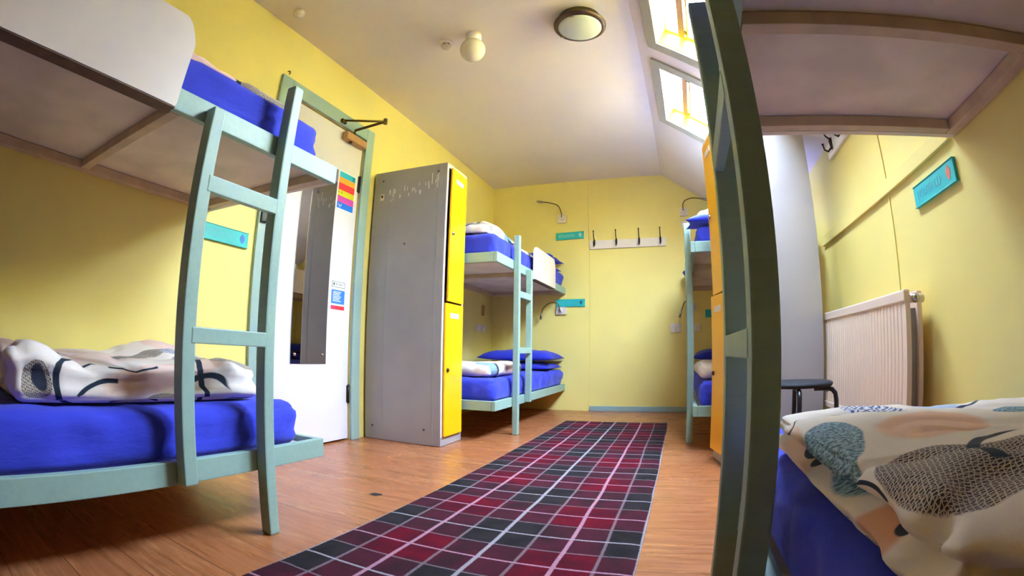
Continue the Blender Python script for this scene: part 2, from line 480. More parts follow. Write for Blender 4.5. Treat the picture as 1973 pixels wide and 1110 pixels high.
# dado rail, joints and skirting
structure(box('trim_1', M['wall'], None, XR - .016, XR - .0005, 1.325, 2.93, 1.195, 1.252, .002), 'yellow painted dado rail on right wall')
t = MB().box(XR - .005, XR - .0005, 1.889, 1.897, .3, 1.195, .001).box(XR - .005, XR - .0005, 1.889, 1.897, 1.252, 1.7, .001)
structure(t.build('trim_2', M['wall']), 'vertical panel joint strip on right wall')
structure(box('baseboard_back', M['trimgreen'], None, -.905, .9, YB - .016, YB - .0005, .0005, .052, .003))

# ------------------------------------------------------------------ door
D1 = bpy.data.objects.new('door_1', None); COL.objects.link(D1); D1.location = (XL, 2.08, 0); structure(D1, 'white flush door in the left wall')
box('slab', M['white'], D1, XL - .048, XL - .008, DY0 + .012, DY1 - .006, .012, DZ - .006, .002)
for z0 in (.30, 1.68):
    hg = MB().tube([(XL - .004, DY1 - .004, z0 - .06), (XL - .004, DY1 - .004, z0 + .06)], .0065)
    hg.box(XL - .01, XL - .002, DY1 - .02, DY1 - .002, z0 - .055, z0 + .055, .001)
    hg.build('hinge', M['darkmetal'], D1)
structure(MB().box(XL - .0005, XL + .02, DY0 - .085, DY0, 0, DZ + .09, .003).box(XL - .0005, XL + .02, DY1, DY1 + .083, 0, DZ + .09, .003)
          .box(XL - .0005, XL + .02, DY0, DY1, DZ, DZ + .09, .003).build('trim_3', M['trimgreen']), 'grey green door surround on left wall')
# latch on the door surround
lt = thing('door_latch', 'small black and chrome latch on green door surround behind the bunk ladder', 'latch', (XL + .022, 1.645, 1.25))
MB().box(XL + .0195, XL + .034, 1.625, 1.665, 1.215, 1.285, .003).build('plate', M['black'], lt)
MB().tube([(XL + .034, 1.635, 1.275), (XL + .052, 1.635, 1.272), (XL + .055, 1.645, 1.225), (XL + .035, 1.66, 1.222)], .004).build('bolt', M['chrome'], lt)

# mirror on the door
DF = XL - .008
mi = thing('door_mirror', 'tall narrow frameless mirror screwed to the white door', 'mirror', (DF, 2.09, .494))
box('glass', M['mirror'], mi, DF + .0005, DF + .005, 1.94, 2.245, .494, 1.71, 0)
for yy in (1.975, 2.215):
    for zz in (.545, 1.66):
        MB().lathe([(.009, 0), (.009, .004), (.006, .007), (0, .008)], (DF + .005, yy, zz), 12, Matrix.Rotation(PI / 2, 3, 'Y')).build('screw', M['chrome'], mi)

# stickers and poster (flat printed sheets on the door)
def sheet(name, label, cat, y0, y1, z0, z1, rects, base, th=.0012, group=None):
    """rects: (u0,u1,v0,v1,material) in 0..1 of the sheet, top-left origin"""
    b = MB(); b.box(DF + .0004, DF + th, y0, y1, z0, z1, 0, base)
    for q, (u0, u1, v0, v1, m) in enumerate(rects):
        x1 = DF + th + .0002 + .0001 * (q % 5)
        b.box(DF + th, x1, y0 + (y1 - y0) * u0, y0 + (y1 - y0) * u1, z1 - (z1 - z0) * v1, z1 - (z1 - z0) * v0, 0, m)
    return tag(b.build(name, None), label, cat, group)
def flat(name, c): return paint(name, c, .4, .02, 5, 0)
P = {n: flat('print_' + n, c) for n, c in dict(cyan=(30, 186, 214), orange=(255, 170, 40), red=(240, 48, 64), lime=(214, 214, 20), magenta=(206, 70, 170), blue=(20, 120, 232), white=(246, 246, 246), ink=(40, 60, 70), grey=(120, 134, 130), sky=(60, 130, 226), rose=(236, 60, 110)).items()}
rc = [(.03, .97, .02, .17, P['cyan']), (.03, .97, .17, .32, P['orange']), (.03, .97, .32, .50, P['red']), (.03, .97, .50, .655, P['lime']), (.03, .97, .655, .82, P['magenta']), (.03, .97, .82, .98, P['blue'])]
rc += [(.80, .83, .05, .15, P['ink']), (.87, .90, .05, .15, P['ink']), (.80, .90, .045, .06, P['ink'])]
rc += [(.06 + .035 * i, .085 + .035 * i, .55 - .01 * (i % 2), .585, P['ink']) for i in range(6)]
rc += [(.10 + .05 * i, .14 + .05 * i, .86 + .025 * (i % 3), .90 + .025 * (i % 3), P['white']) for i in range(4)]
sheet('rainbow_poster', 'small poster of bright rainbow stripes on the white door', 'poster', 2.258, 2.435, 1.462, 1.718, rc, P['white'])
rc = [(.04, .96, .1, .9, P['white']), (.1, .2, .25, .7, P['ink'])] + [(.26 + .06 * i, .3 + .06 * i, .3, .62, P['grey']) for i in range(10)]
sheet('grey_label', 'narrow grey bordered label on door above the blue notice', 'sticker', 2.279, 2.408, .966, 1.003, rc, P['grey'])
rc = [(.12, .74 - .07 * (i % 3), .12 + .11 * i, .165 + .11 * i, P['white']) for i in range(7)]
sheet('blue_notice', 'blue printed notice with pale lines on the white door', 'sticker', 2.279, 2.408, .864, .950, rc, P['sky'])
sheet('red_strip_sticker', 'small red strip sticker on door below the blue notice', 'sticker', 2.279, 2.410, .828, .852, [(.04, .34, .15, .8, P['rose'])], P['red'])

# door closer
dc = thing('door_closer', 'tan door closer with folding brass arms above the white door', 'door closer', (DF, 2.33, 1.9))
MB().box(DF + .0005, DF + .05, 2.235, 2.455, 1.925, 1.978, .008).build('housing', M['oak'], dc)
MB().lathe([(.012, -.012), (.012, 0), (.0, .0)], (DF + .028, 2.30, 1.925), 14).build('valve', M['brass'], dc)
MB().box(XL + .0205, XL + .04, 2.17, 2.215, 2.015, 2.04, .003).build('bracket', M['brass'], dc)
el = (-1.715, 2.325, 2.03)
MB().tube([(XL + .04, 2.19, 2.03), el], .0075, 8).build('arm', M['brass'], dc)
MB().tube([(DF + .03, 2.33, 1.985), (DF + .03, 2.33, 2.02), el], .009, 8).tube([(el[0], el[1], el[2] - .018), (el[0], el[1], el[2] + .018)], .014, 10).build('forearm', M['brass'], dc)

# ------------------------------------------------------------------ bunk beds
def bunk(label, side, xf, wall, y0, y1, short_y, long_y, cross, board=None, ra=.045, post=.043, top=1.443):
    """side +1: stands on the left wall, front faces +x.  a = distance back from the ladder front"""
    X = lambda a: xf - side * a
    W_ = abs(wall - xf) - .003
    t = thing('bunk_bed', label, 'bunk bed', ((xf + wall) / 2, (y0 + y1) / 2, 0))
    for tier, (zb, zt) in (('lower', (.206, .271)), ('upper', (1.193, 1.26))):
        f = box(tier + '_side_rail', M['teal'], t, X(ra), X(ra + .026), y0, y1, zb, zt, .003)
        box(tier + '_deck', M['deck'], t, X(ra + .027), X(W_), y0 + .027, y1 - .027, zb + .034, zt - .022, 0)
        for ya, yb in ((y0, y0 + .026), (y1 - .026, y1)):
            box(tier + '_end_board', M['teal'] if tier == 'lower' or ya == y0 and y0 > 2 else M['deck'], t, X(ra + .027), X(W_), ya, yb, zb, zt, .003)
        for ya, yb in ((y0 + .027, y0 + .06), (y1 - .062, y1 - .027)):
            box(tier + '_end_batten', M['batten'], t, X(ra + .028), X(W_ - .045), ya, yb, zb + .001, zb + .033, .002)
        box(tier + '_cross_beam', M['batten'], t, X(ra + .028), X(W_ - .045), cross - .018, cross + .018, zb + .0005, zb + .033, .002)
        box(tier + '_wall_batten', M['batten'], t, X(W_ - .042), X(W_), y0 + .03, y1 - .03, zb - .001, zb + .0325, .002)
    box('ladder_post', M['teal'], t, X(0), X(.043), short_y[0], short_y[1], .213, 1.233, .004)
    box('ladder_post', M['teal'], t, X(0), X(post), long_y[0], long_y[1], .0005, top, .006)
    ya, yb = min(short_y[1], long_y[1]), max(short_y[0], long_y[0])
    for z0, z1 in ((.587, .630), (.990, 1.037)):
        box('ladder_rung', M['teal'], t, X(-.0015), X(.022), ya - .014, yb + .004, z0, z1, .003)
    if board:
        b0, b1 = board; zt = 1.462; ch = .05
        pts = [(b0, 1.189), (b1 - .004, 1.189), (b1, 1.20), (b1 + .004, zt - ch - .025), (b1 - .006, zt - ch), (b1 - .03, zt - .012), (b1 - .05, zt), (b0 + .05, zt), (b0 + .03, zt - .012), (b0 + .006, zt - ch)]
        gb = MB().prism(pts, 'x', X(.022), X(ra - .001)).build('guard_board', M['board'], t)
        box('raw_edge', M['rawedge'], gb, X(.0225), X(ra + .03), b0 + .002, b1 - .002, 1.184, 1.1885, .001)['label'] = 'bare brown lower edge of the guard board'
    return t

bunk('built-in bunk bed with ladder and white guard board along left wall beside the white door', 1, -1.125, XL, -.63, 1.31, (.692, .735), (.989, 1.030), .605, (-.1, .575))
bunk('bunk bed in far left corner behind the tall grey locker', 1, -1.12, XL, 2.94, YB - .01, (3.552, 3.592), (3.262, 3.302), 3.62, (3.735, 4.375))
bunk('bunk bed on right wall with ladder close to the camera, seen from underneath', -1, .098, XR, -.63, 1.31, (.663, .710), (1.045, 1.088), .80, post=.060, top=1.48)
bunk('bunk bed in far right corner, mostly hidden behind the second locker', -1, .05, .885, 2.95, YB - .005, (3.50, 3.54), (3.20, 3.24), 3.62, (3.70, 4.36), ra=.034)

# ------------------------------------------------------------------ bedding
def mattress(label, x0, x1, y0, y1, z0, z1, seed, over=None, mat=None, step=.035, tuck=.006, lip=0.0):
    def d(p, n):
        a = tuck * nz(p, 9, seed) + .5 * tuck * nz(p, 26, seed + 3)
        a += .010 * nz(Vector((p.x * .5, p.y, p.z * .3)), 5, seed + 9) * (1 - abs(n.z))
        side = 1 - abs(n.z)
        ridge = abs(nz(Vector((p.x + p.y * .8, p.y * .6 - p.x, p.z * 1.6)), 8, seed + 5))
        a -= .014 * side * (1 - min(1, ridge * 4)) + .004 * (1 - side) * (1 - min(1, ridge * 7))
        if n.z < -.3: a *= .1
        q = p + n * a
        if over:
            k = over[0]; yy = over[1]
            m = max(0, 1 - abs(p.y - yy) / .45) * min(1, max(0, (p.z - z0 - .035) / (z1 - z0 - .05)))
            if (k < 0 and p.x < (x0 + x1) / 2) or (k > 0 and p.x > (x0 + x1) / 2): q.x += k * m * max(0, abs(p.x - (x0 + x1) / 2) / ((x1 - x0) / 2) - .6) / .4
        if lip and p.x < x0 + .1: q.x -= lip * min(1, max(0, (p.z - z0 - .022) / .03)) * (1 - (p.x - x0) / .1)
        if lip and p.z < z0 + .024: q.x = max(q.x, x0 - .001)
        q.z = max(q.z, z0)
        return q
    o = soft('mattress', mat or M['blue'], None, x0, x1, y0, y1, z0, z1, .055, step, d)
    return tag(o, label, 'mattress', 'blue sheeted mattresses')

def pillow(label, x0, x1, y0, y1, z, h, seed, mat=None, name='pillow', droop=0.0, rz=0.0):
    bm = bmesh.new(); n = 22; V = {}
    cx, cy = (x0 + x1) / 2, (y0 + y1) / 2; a, b = (x1 - x0) / 2, (y1 - y0) / 2
    for side in (1, -1):
        for i in range(n + 1):
            for j in range(n + 1):
                if side < 0 and (i in (0, n) or j in (0, n)): V[(side, i, j)] = V[(1, i, j)]; continue
                s, t = -1 + 2 * i / n, -1 + 2 * j / n
                pinch = 1 - .10 * (1 - abs(t) ** 2) * abs(s) ** 6 ; pin2 = 1 - .12 * (1 - abs(s) ** 2) * abs(t) ** 6
                x, y = s * a * pinch, t * b * pin2
                th = ((1 - abs(s) ** 3.4) * (1 - abs(t) ** 3.4)) ** .45
                p = Vector((x, y, side * h / 2 * th * (1.25 if side > 0 else .35)))
                w = .012 * nz(Vector((p.x * 2 + p.y, p.y * 2, p.z)), 5, seed) * (.3 + th)
                p.z += w if side > 0 else 0
                p.z -= droop * (s * s) * .02
                V[(side, i, j)] = bm.verts.new(p)
    for side in (1, -1):
        for i in range(n):
            for j in range(n):
                q = [V[(side, i, j)], V[(side, i + 1, j)], V[(side, i + 1, j + 1)], V[(side, i, j + 1)]]
                f = bm.faces.new(q if side > 0 else q[::-1]); f.smooth = True
    zmin = min(v.co.z for v in bm.verts)
    for v in bm.verts: v.co.z -= zmin
    me = bpy.data.meshes.new(name); bm.to_mesh(me); bm.free(); me.materials.append(mat or M['bluepillow'])
    o = link(bpy.data.objects.new(name, me)); o.location = (cx, cy, z); o.rotation_euler = (0, 0, rz)
    return tag(o, label, 'pillow', 'blue pillows')

def duvet(label, items, x0, x1, y0, y1, z0, h, seed, amp=.014, side=1, layers=2, height=None, step=.022, r=.04, end=0, base=(238, 226, 214), dents=(), fold=.028):
    def d(p, n):
        t = (p.z - z0) / h
        q = p.copy()
        if height: q.z = z0 + (p.z - z0) * height(p.x, p.y)
        up = max(0, n.z); sd = 1 - abs(n.z)
        w = amp * nz(p, 5, seed) + amp * .5 * nz(Vector((p.x * 1.6, p.y * .7, p.z)), 13, seed + 2)
        rg = abs(nz(Vector((p.x * .6 + p.y * .5, p.y - p.x * .4, p.z)), 6, seed + 4))
        w -= amp * .8 * (1 - min(1, rg * 6))
        q += n * w * (up * .8 + sd)
        if layers > 1:                       # fold lines between the layers
            for L in range(1, layers):
                tc = L / layers + .06 * nz(Vector((p.y, p.x, 0)), 4, seed + L)
                q -= Vector((n.x, n.y, 0)) * (fold * math.exp(-((t - tc) / .09) ** 2))
            q += Vector((n.x, n.y, 0)) * .016 * nz(Vector((p.x, p.y, t * .8)), 7, seed + 7)
        if end and p.y < y0 + .25 :          # lobed roll at the near end
            e = 1 - (p.y - y0) / .25
            q.z += .030 * e * nz(Vector((p.x * 1.2, p.y, 0)), 9, seed + 11) * max(0, t)
            q.y += .03 * e * nz(Vector((p.x, 0, p.z * 2)), 8, seed + 13)
        for (cx, cy, cz, rad, amt) in dents:
            g_ = math.exp(-((p.x - cx) ** 2 + (p.y - cy) ** 2 + (p.z - cz) ** 2) / rad ** 2)
            q += Vector((n.x, n.y, n.z * .6)) * amt * g_
        q.z = max(q.z, z0 + .0005)
        return q
    m = duvet_mat('duvet_print', items, base)
    o = soft('duvet', m, None, x0, x1, y0, y1, z0, z0 + h, r, step, d)
    return tag(o, label, 'duvet', 'folded patterned duvets')

MX0, MX1 = XL + .012, -1.20
# front left bunk
mattress('blue sheeted mattress on lower front left bunk under a folded duvet', MX0, MX1, -.55, 1.235, .252, .41, 1.0)
mattress('blue sheeted mattress on upper front left bunk behind the guard board', MX0, MX1 - .005, -.55, 1.25, 1.242, 1.41, 2.0)
PEACH = (240, 206, 182); PALE = (186, 200, 222)
duvet('folded patterned duvet on lower front left bunk behind the ladder', [
    ('fill', -1.55, .5, .22, .30, 10, (236, 210, 196)), ('fill', -1.09, .55, .045, .22, 0, (234, 186, 166)), ('fill', -1.25, .75, .06, .24, 15, (238, 205, 184)),
    ('fill', -1.75, 1.0, .14, .12, 0, (236, 204, 190)),
    ('hatch', -1.19, .325, .045, .045, 0), ('fill', -1.20, .335, .03, .02, 30, (48, 52, 66)), ('hatch', -1.40, 1.0, .16, .13, 30), ('hatch', -1.62, .78, .05, .16, 0), ('leaf', -1.60, 1.02, .06, .13, 0), ('hatch', -1.14, .72, .03, .06, 0),
    ('ring', -1.20, .48, .10, .009, -1.25, .42, .12, .09, 0), ('ring', -1.05, .55, .16, .006, -1.20, .50, .06, .07, 0), ('ring', -1.10, .88, .12, .010, -1.18, .80, .09, .16, 0),
    ('ring', -1.42, .62, .17, .006, -1.27, .62, .06, .08, 0), ('ring', -1.25, 1.05, .2, .010, -1.2, .92, .16, .14, 0), ('ring', -1.8, .55, .2, .008, -1.62, .5, .08, .1, 0),
    ('ring', -1.5, .25, .1, .007, -1.4, .3, .12, .07, 0)],
    XL + .03, -1.255, .255, 1.085, .414, .105, 3.1, amp=.022, fold=.05, height=lambda x, y: 1 + .25 * math.exp(-((y - .31) / .09) ** 2) + .18 * math.exp(-((y - .95) / .2) ** 2) - .25 * max(0, (y - .98) / .1) * .6 + .35 * math.exp(-((y - 1.0) / .16) ** 2) * max(0, min(1, (-1.5 - x) / .3)))
duvet('patterned duvet showing as a strip on upper front left bunk mattress', [
    ('fill', -1.25, .75, .1, .2, 0, (236, 200, 190)), ('hatch', -1.27, 1.02, .14, .15, 0), ('ring', -1.3, 1.05, .17, .012, -1.3, 1.05, .2, .3, 0)],
    XL + .05, -1.30, -.3, 1.14, 1.415, .075, 5.2, amp=.012, step=.035)
# back left bunk
mattress('blue sheeted mattress on lower far left bunk under two stacked pillows', MX0, MX1 + .012, 2.975, 4.86, .252, .418, 3.0, over=(.03, 4.8))
mattress('blue sheeted mattress on upper far left bunk beside the wall lamp', MX0, MX1 + .005, 2.975, 4.855, 1.242, 1.408, 4.0, over=(.04, 4.85))
pillow('blue pillow on lower far left bunk, under another pillow', -1.93, -1.19, 4.38, 4.85, .428, .09, 1.5)
pillow('plump blue pillow topmost on lower far left bunk', -1.93, -1.165, 4.36, 4.85, .514, .13, 2.5)
pillow('blue pillow on upper far left bunk, lower of the two', -1.92, -1.20, 4.40, 4.855, 1.418, .085, 3.5)
pillow('dark blue pillow on upper far left bunk, topmost of the two', -1.93, -1.17, 4.38, 4.855, 1.497, .09, 4.5)
duvet('patterned duvet rolled up on lower far left bunk behind the ladder', [
    ('fill', -1.25, 3.45, .3, .13, 0, (240, 206, 190)), ('speck', -1.25, 3.10, .14, .06, 0), ('ring', -1.2, 3.25, .1, .02, -1.2, 3.2, .12, .1, 0), ('hatch', -1.3, 3.66, .2, .05, 0), ('ring', -1.25, 3.75, .12, .014, -1.25, 3.7, .2, .12, 0)],
    -1.93, -1.235, 3.03, 3.72, .423, .095, 6.3, amp=.014, layers=1, r=.045)
duvet('patterned duvet heaped on upper far left bunk behind the ladder', [
    ('hatch', -1.5, 3.08, .3, .08, 0), ('ring', -1.5, 3.1, .12, .013, -1.4, 3.1, .3, .2, 0), ('speck', -1.28, 3.42, .12, .09, 0), ('ring', -1.35, 3.5, .14, .012, -1.35, 3.5, .2, .2, 0), ('hatch', -1.22, 4.05, .12, .12, 0), ('ring', -1.2, 3.85, .13, .016, -1.2, 3.9, .1, .2, 0)],
    -1.93, -1.27, 3.0, 4.22, 1.413, .10, 7.7, amp=.013, layers=1, height=lambda x, y: .55 + 1.0 * math.exp(-((y - 3.28) / .2) ** 2) * min(1, .45 + (-1.27 - x) / .2), base=(240, 234, 230))
# front right bunk
mattress('blue sheeted mattress on lower right bunk beside the camera', .173, XR - .015, -.55, 1.235, .252, .41, 5.0, tuck=.003, lip=.011)
mattress('blue sheeted mattress on upper right bunk above the camera', .175, XR - .015, -.55, 1.235, 1.242, 1.41, 6.0)
duvet('large patterned duvet in foreground on lower right bunk', [
    ('fill', .37, .63, .125, .075, 35, (240, 196, 166)), ('fill', .13, .74, .05, .10, 0, (240, 204, 182)), ('fill', .10, .40, .05, .05, 0, (226, 168, 130)), ('fill', .70, .5, .1, .1, 0, (238, 204, 180)),
    ('fill', .50, .87, .075, .045, 10, PALE), ('hatch', .25, .395, .080, .098, -30), ('hatch', .34, .385, .09, .075, 10), ('speck', .186, .585, .048, .12, -18), ('leaf', .345, .825, .055, .085, 0), ('speck', .62, .72, .06, .07, 0),
    ('ring', .40, .40, .10, .008, .345, .445, .085, .06, 30), ('ring', .24, .70, .105, .004, .20, .76, .12, .10, 35), ('ring', .09, .43, .075, .004, .16, .44, .02, .05, 0), ('fill', .138, .372, .006, .013, 10, (46, 56, 66)), ('ring', .55, 1.0, .13, .005, .55, .87, .12, .05, 0), ('fill', .14, .64, .008, .02, 20, (46, 56, 66))],
    .176, XR - .02, .262, .93, .414, .074, 8.8, amp=.011, layers=2, step=.009, r=.036, end=1, base=(240, 228, 212), dents=[(.188, .306, .468, .015, -.034), (.238, .268, .470, .030, .020), (.193, .270, .444, .018, .018), (.207, .266, .461, .011, -.024), (.285, .262, .452, .020, -.020), (.34, .262, .46, .035, .022), (.18, .345, .445, .02, .010), (.21, .335, .488, .02, .008)],
    height=lambda x, y: 1 + .06 * math.exp(-((y - .36) / .10) ** 2) - .40 * max(0, (x - .42) / .5))
# back right bunk
BX0, BX1 = .125, .875
mattress('dark blue mattress on lower far right bunk beside yellow locker doors', BX0 - .005, BX1, 2.985, 4.865, .252, .415, 7.0, over=(-.05, 4.8))
mattress('blue mattress on upper far right bunk under white duvet', BX0 - .005, BX1, 2.985, 4.865, 1.242, 1.375, 8.0, over=(-.11, 4.75))
pillow('blue pillow with pointed corner on upper far right bunk', .062, .62, 2.955, 3.19, 1.383, .085, 5.5)
duvet('pale bunched duvet behind the blue pillow on upper far right bunk', [('fill', .3, 3.6, .15, .1, 0, (190, 214, 236))], .15, BX1 - .04, 3.26, 4.1, 1.388, .185, 9.1, amp=.02, layers=1, r=.08, base=(244, 242, 240))
pillow('dark blue pillow on lower far right bunk, under another pillow', .12, .85, 4.38, 4.855, .425, .10, 6.5)
pillow('dark blue pillow topmost on lower far right bunk', .11, .86, 4.37, 4.855, .514, .125, 7.5)
duvet('beige crumpled duvet on lower far right bunk', [('fill', .3, 3.3, .1, .1, 0, (226, 196, 176))], .115, BX1 - .05, 3.08, 3.75, .425, .10, 10.4, amp=.02, layers=1, r=.05, base=(232, 220, 206))

# ------------------------------------------------------------------ lockers
def locker(label, loc, rz, depth, group, ajar):
    t = thing('locker', label, 'locker', loc, rz, group)
    w_, H = .147, 1.805
    b = MB()
    b.box(-depth, 0, -w_, -w_ + .012, 0.002, H, .002, M['steel']).box(-depth, 0, w_ - .012, w_, 0.002, H, .002, M['steel'])
    b.box(-depth, -depth + .01, -w_ + .012, w_ - .012, .002, H, 0, M['steel']).box(-depth + .01, -.0, -w_ + .012, w_ - .012, H - .012, H, .001, M['steel'])
    b.box(-depth + .01, -.02, -w_ + .012, w_ - .012, .05, .06, 0, M['steel']).box(-depth + .01, -.02, -w_ + .012, w_ - .012, .89, .90, 0, M['steel'])
    b.build('body', None, t, True)
    e = MB()
    e.box(.0005, .006, -w_, -w_ + .022, .058, H, .001).box(.0005, .006, w_ - .022, w_, .058, H, .001).box(.0005, .006, -w_ + .022, w_ - .022, H - .03, H, .001)
    e.build('front_frame', M['steeledge'], t, True)
    box('plinth', M['steel'], t, -.012, .004, -w_ + .001, w_ - .001, .003, .057, .001, True)
    s = MB()
    s.box(-depth + .14, -depth + .144, -w_ - .0012, -w_ + .001, .1, 1.7).box(-.055, -.051, -w_ - .0012, -w_ + .001, .02, 1.79)
    s.build('side_seam', M['steel'], t, True)
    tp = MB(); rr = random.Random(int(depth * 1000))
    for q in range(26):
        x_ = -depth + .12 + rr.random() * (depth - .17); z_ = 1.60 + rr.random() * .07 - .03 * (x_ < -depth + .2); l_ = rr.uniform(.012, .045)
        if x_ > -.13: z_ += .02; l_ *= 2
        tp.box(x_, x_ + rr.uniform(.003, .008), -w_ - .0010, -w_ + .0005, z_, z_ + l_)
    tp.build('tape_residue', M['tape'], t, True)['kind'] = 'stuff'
    hp = MB().box(-depth + .055, -depth + .085, -w_ - .0012, -w_ + .0005, 1.60, 1.645).build('patch_plate', M['steeledge'], t, True)
    MB().box(-depth + .062, -depth + .076, -w_ - .0018, -w_, 1.618, 1.636).build('hole', M['darkgap'], hp, True)
    for sx, sz in ((-depth + .07, 1.74), (-.06, 1.75), (-depth + .06, .09), (-.11, .10), (-.29, 1.28)):
        MB().lathe([(.006, 0), (.006, .002), (0, .003)], (sx, -w_ - .0002, sz), 10, Matrix.Rotation(PI / 2, 3, 'X')).build('rivet', M['darkmetal'], t, True)
    for k, (z0, z1) in enumerate(((.062, .893), (.903, 1.772))):
        y0, y1 = -w_ + .024, w_ - .024
        d = MB(); a = ajar[k]
        hinge = Vector((.0075, y1, 0)); R_ = Matrix.Rotation(a, 4, 'Z')
        mt = Matrix.Translation(hinge) @ R_ @ Matrix.Translation(-hinge)
        d.box(.0075, .020, y0, y1, z0, z1, .003, None, mt)
        dd = d.build('door', M['yellow'], t, True); dd['label'] = ('lower yellow door', 'upper yellow door')[k]
        zp = z1 - .075
        MB().box(.0205, .0235, y0 + .06, y1 - .07, zp - .016, zp + .016, .001, None, mt).build('name_plate', M['offwhite'], dd, True)
        zl = z0 + (z1 - z0) * .5
        MB().lathe([(.013, 0), (.013, .004), (.009, .010), (0, .011)], mt @ Vector((.0202, y0 + .035, zl)), 16, Matrix.Rotation(PI / 2, 3, 'Y')).build('lock', M['darkmetal'] if k == 0 else M['chrome'], dd, True)
    return t
locker('tall grey two-door yellow-fronted locker against left wall beside the white door', (-1.402, 2.772, 0), 0, .565, 'two tier lockers', (.0, .055))
locker('grey locker with yellow doors angled beside the radiator, behind the near ladder', (.2335, 2.615, 0), PI + math.radians(10.5), .53, 'two tier lockers', (.05, .0))
# the right-hand locker shows its other side; seams sit on both sides of neither locker's front

# ------------------------------------------------------------------ radiator
ra_ = thing('radiator', 'cream double panel radiator with ribbed front on right wall', 'radiator', (.87, 2.115, .28))
b = MB(); Y0, Y1, Z0, Z1 = 1.6, 2.635, .285, .775
n = 31; prof = []
for q in range(n):
    ya = Y0 + .012 + (Y1 - Y0 - .024) * q / n; yb = Y0 + .012 + (Y1 - Y0 - .024) * (q + 1) / n; d_ = yb - ya
    prof += [(.806, ya), (.806, ya + d_ * .45), (.809, ya + d_ * .6), (.809, ya + d_ * .85)]
prof += [(.806, Y1 - .012), (.806, Y1), (.826, Y1), (.826, Y0), (.806, Y0)]
b.prism(prof, 'z', Z0 + .03, Z1 - .04)
b.box(.802, .828, Y0, Y1, Z1 - .042, Z1, .006).box(.803, .828, Y0, Y1, Z0, Z0 + .032, .006)
b.build('front_panel', M['radiator'], ra_)
MB().box(.880, .902, Y0 + .045, Y1 - .03, Z0, Z1, .006).build('rear_panel', M['radiator'], ra_)
b = MB()
for q in range(40): b.box(.829, .879, Y0 + .06 + q * .0235, Y0 + .0615 + q * .0235, Z0 + .05, Z1 - .06)
b.build('convector_fins', M['fins'], ra_)['kind'] = 'stuff'
for zh in (Z1 - .03, Z0 + .03): MB().tube([(.815, Y0 + .02, zh), (.892, Y0 + .02, zh)], .016).build('header_pipe', M['radiator'], ra_)
MB().lathe([(.0, -.012), (.014, -.012), (.016, 0), (.012, .014), (0, .016)], (.850, Y0 + .0, Z1 - .03), 14, Matrix.Rotation(PI / 2, 3, 'X')).build('end_plug', M['chrome'], ra_)
MB().tube([(.850, Y1 + .02, .003), (.850, Y1 + .02, .29), (.850, Y1 + .016, .31), (.850, Y1 - .01, .315)], .0075, 10).build('supply_pipe', M['radiator'], ra_)
for yy in (Y0 + .2, Y1 - .23): MB().box(.902, XR - .0008, yy, yy + .03, .4, .7).build('wall_bracket', M['fins'], ra_)

# ------------------------------------------------------------------ stool
st = thing('stool', 'round black stool with tubular legs in front of the radiator', 'stool', (.54, 2.2, 0))
MB().lathe([(0, .452), (.155, .452), (.165, .447), (.168, .440), (.162, .430), (.02, .428), (0, .428)], (.54, 2.2, 0), 40).build('seat', M['blackplastic'], st)
for q in range(4):
    a = math.radians(-10 + 90 * q); c_, s_ = math.cos(a), math.sin(a)
    pts = [(.08, .418), (.14, .418), (.165, .412), (.180, .395), (.186, .365), (.192, .2), (.198, .006)]
    lg = MB().tube([(.54 + r_ * c_, 2.2 + r_ * s_, z_) for r_, z_ in pts], .011, 12).build('leg', M['black'], st)
    MB().lathe([(.013, 0.0005), (.014, .012), (.012, .018)], (.54 + .198 * c_, 2.2 + .198 * s_, 0), 12).build('rubber_foot', M['blackplastic'], lg)
    MB().lathe([(.006, -.004), (.006, .0), (0, .001)], (.54 + .14 * c_, 2.2 + .14 * s_, .405), 8).build('bolt', M['chrome'], lg)

# ------------------------------------------------------------------ rug
b = bmesh.new(); nx, ny = 24, 120; g = []
RX0, RX1, RY0, RY1 = -.962, -.089, -.35, 4.085
for side in (1, 0):
    for i in range(nx + 1):
        for j in range(ny + 1):
            x = RX0 + (RX1 - RX0) * i / nx; y = RY0 + (RY1 - RY0) * j / ny
            x += .006 * noise.noise(Vector((x * .5, y * 1.1, 3)))
            z = .0008 + side * (.0075 + .0015 * noise.noise(Vector((x * 3, y * 3, 0))))
            if side and (i in (0, nx) or j in (0, ny)): z -= .003
            g.append(b.verts.new((x, y, z)))
N_ = (nx + 1) * (ny + 1); ix = lambda s, i, j: g[(0 if s else N_) + i * (ny + 1) + j]
for i in range(nx):
    for j in range(ny):
        b.faces.new((ix(1, i, j), ix(1, i + 1, j), ix(1, i + 1, j + 1), ix(1, i, j + 1))); b.faces.new((ix(0, i, j), ix(0, i, j + 1), ix(0, i + 1, j + 1), ix(0, i + 1, j)))
for i in range(nx):
    b.faces.new((ix(0, i, 0), ix(0, i + 1, 0), ix(1, i + 1, 0), ix(1, i, 0))); b.faces.new((ix(1, i, ny), ix(1, i + 1, ny), ix(0, i + 1, ny), ix(0, i, ny)))
for j in range(ny):
    b.faces.new((ix(1, 0, j), ix(1, 0, j + 1), ix(0, 0, j + 1), ix(0, 0, j))); b.faces.new((ix(0, nx, j), ix(0, nx, j + 1), ix(1, nx, j + 1), ix(1, nx, j)))
me = bpy.data.meshes.new('rug'); b.to_mesh(me); b.free(); me.materials.append(M['rug'])
tag(link(bpy.data.objects.new('rug', me)), 'long tartan runner rug in maroon and charcoal down the floor', 'rug')

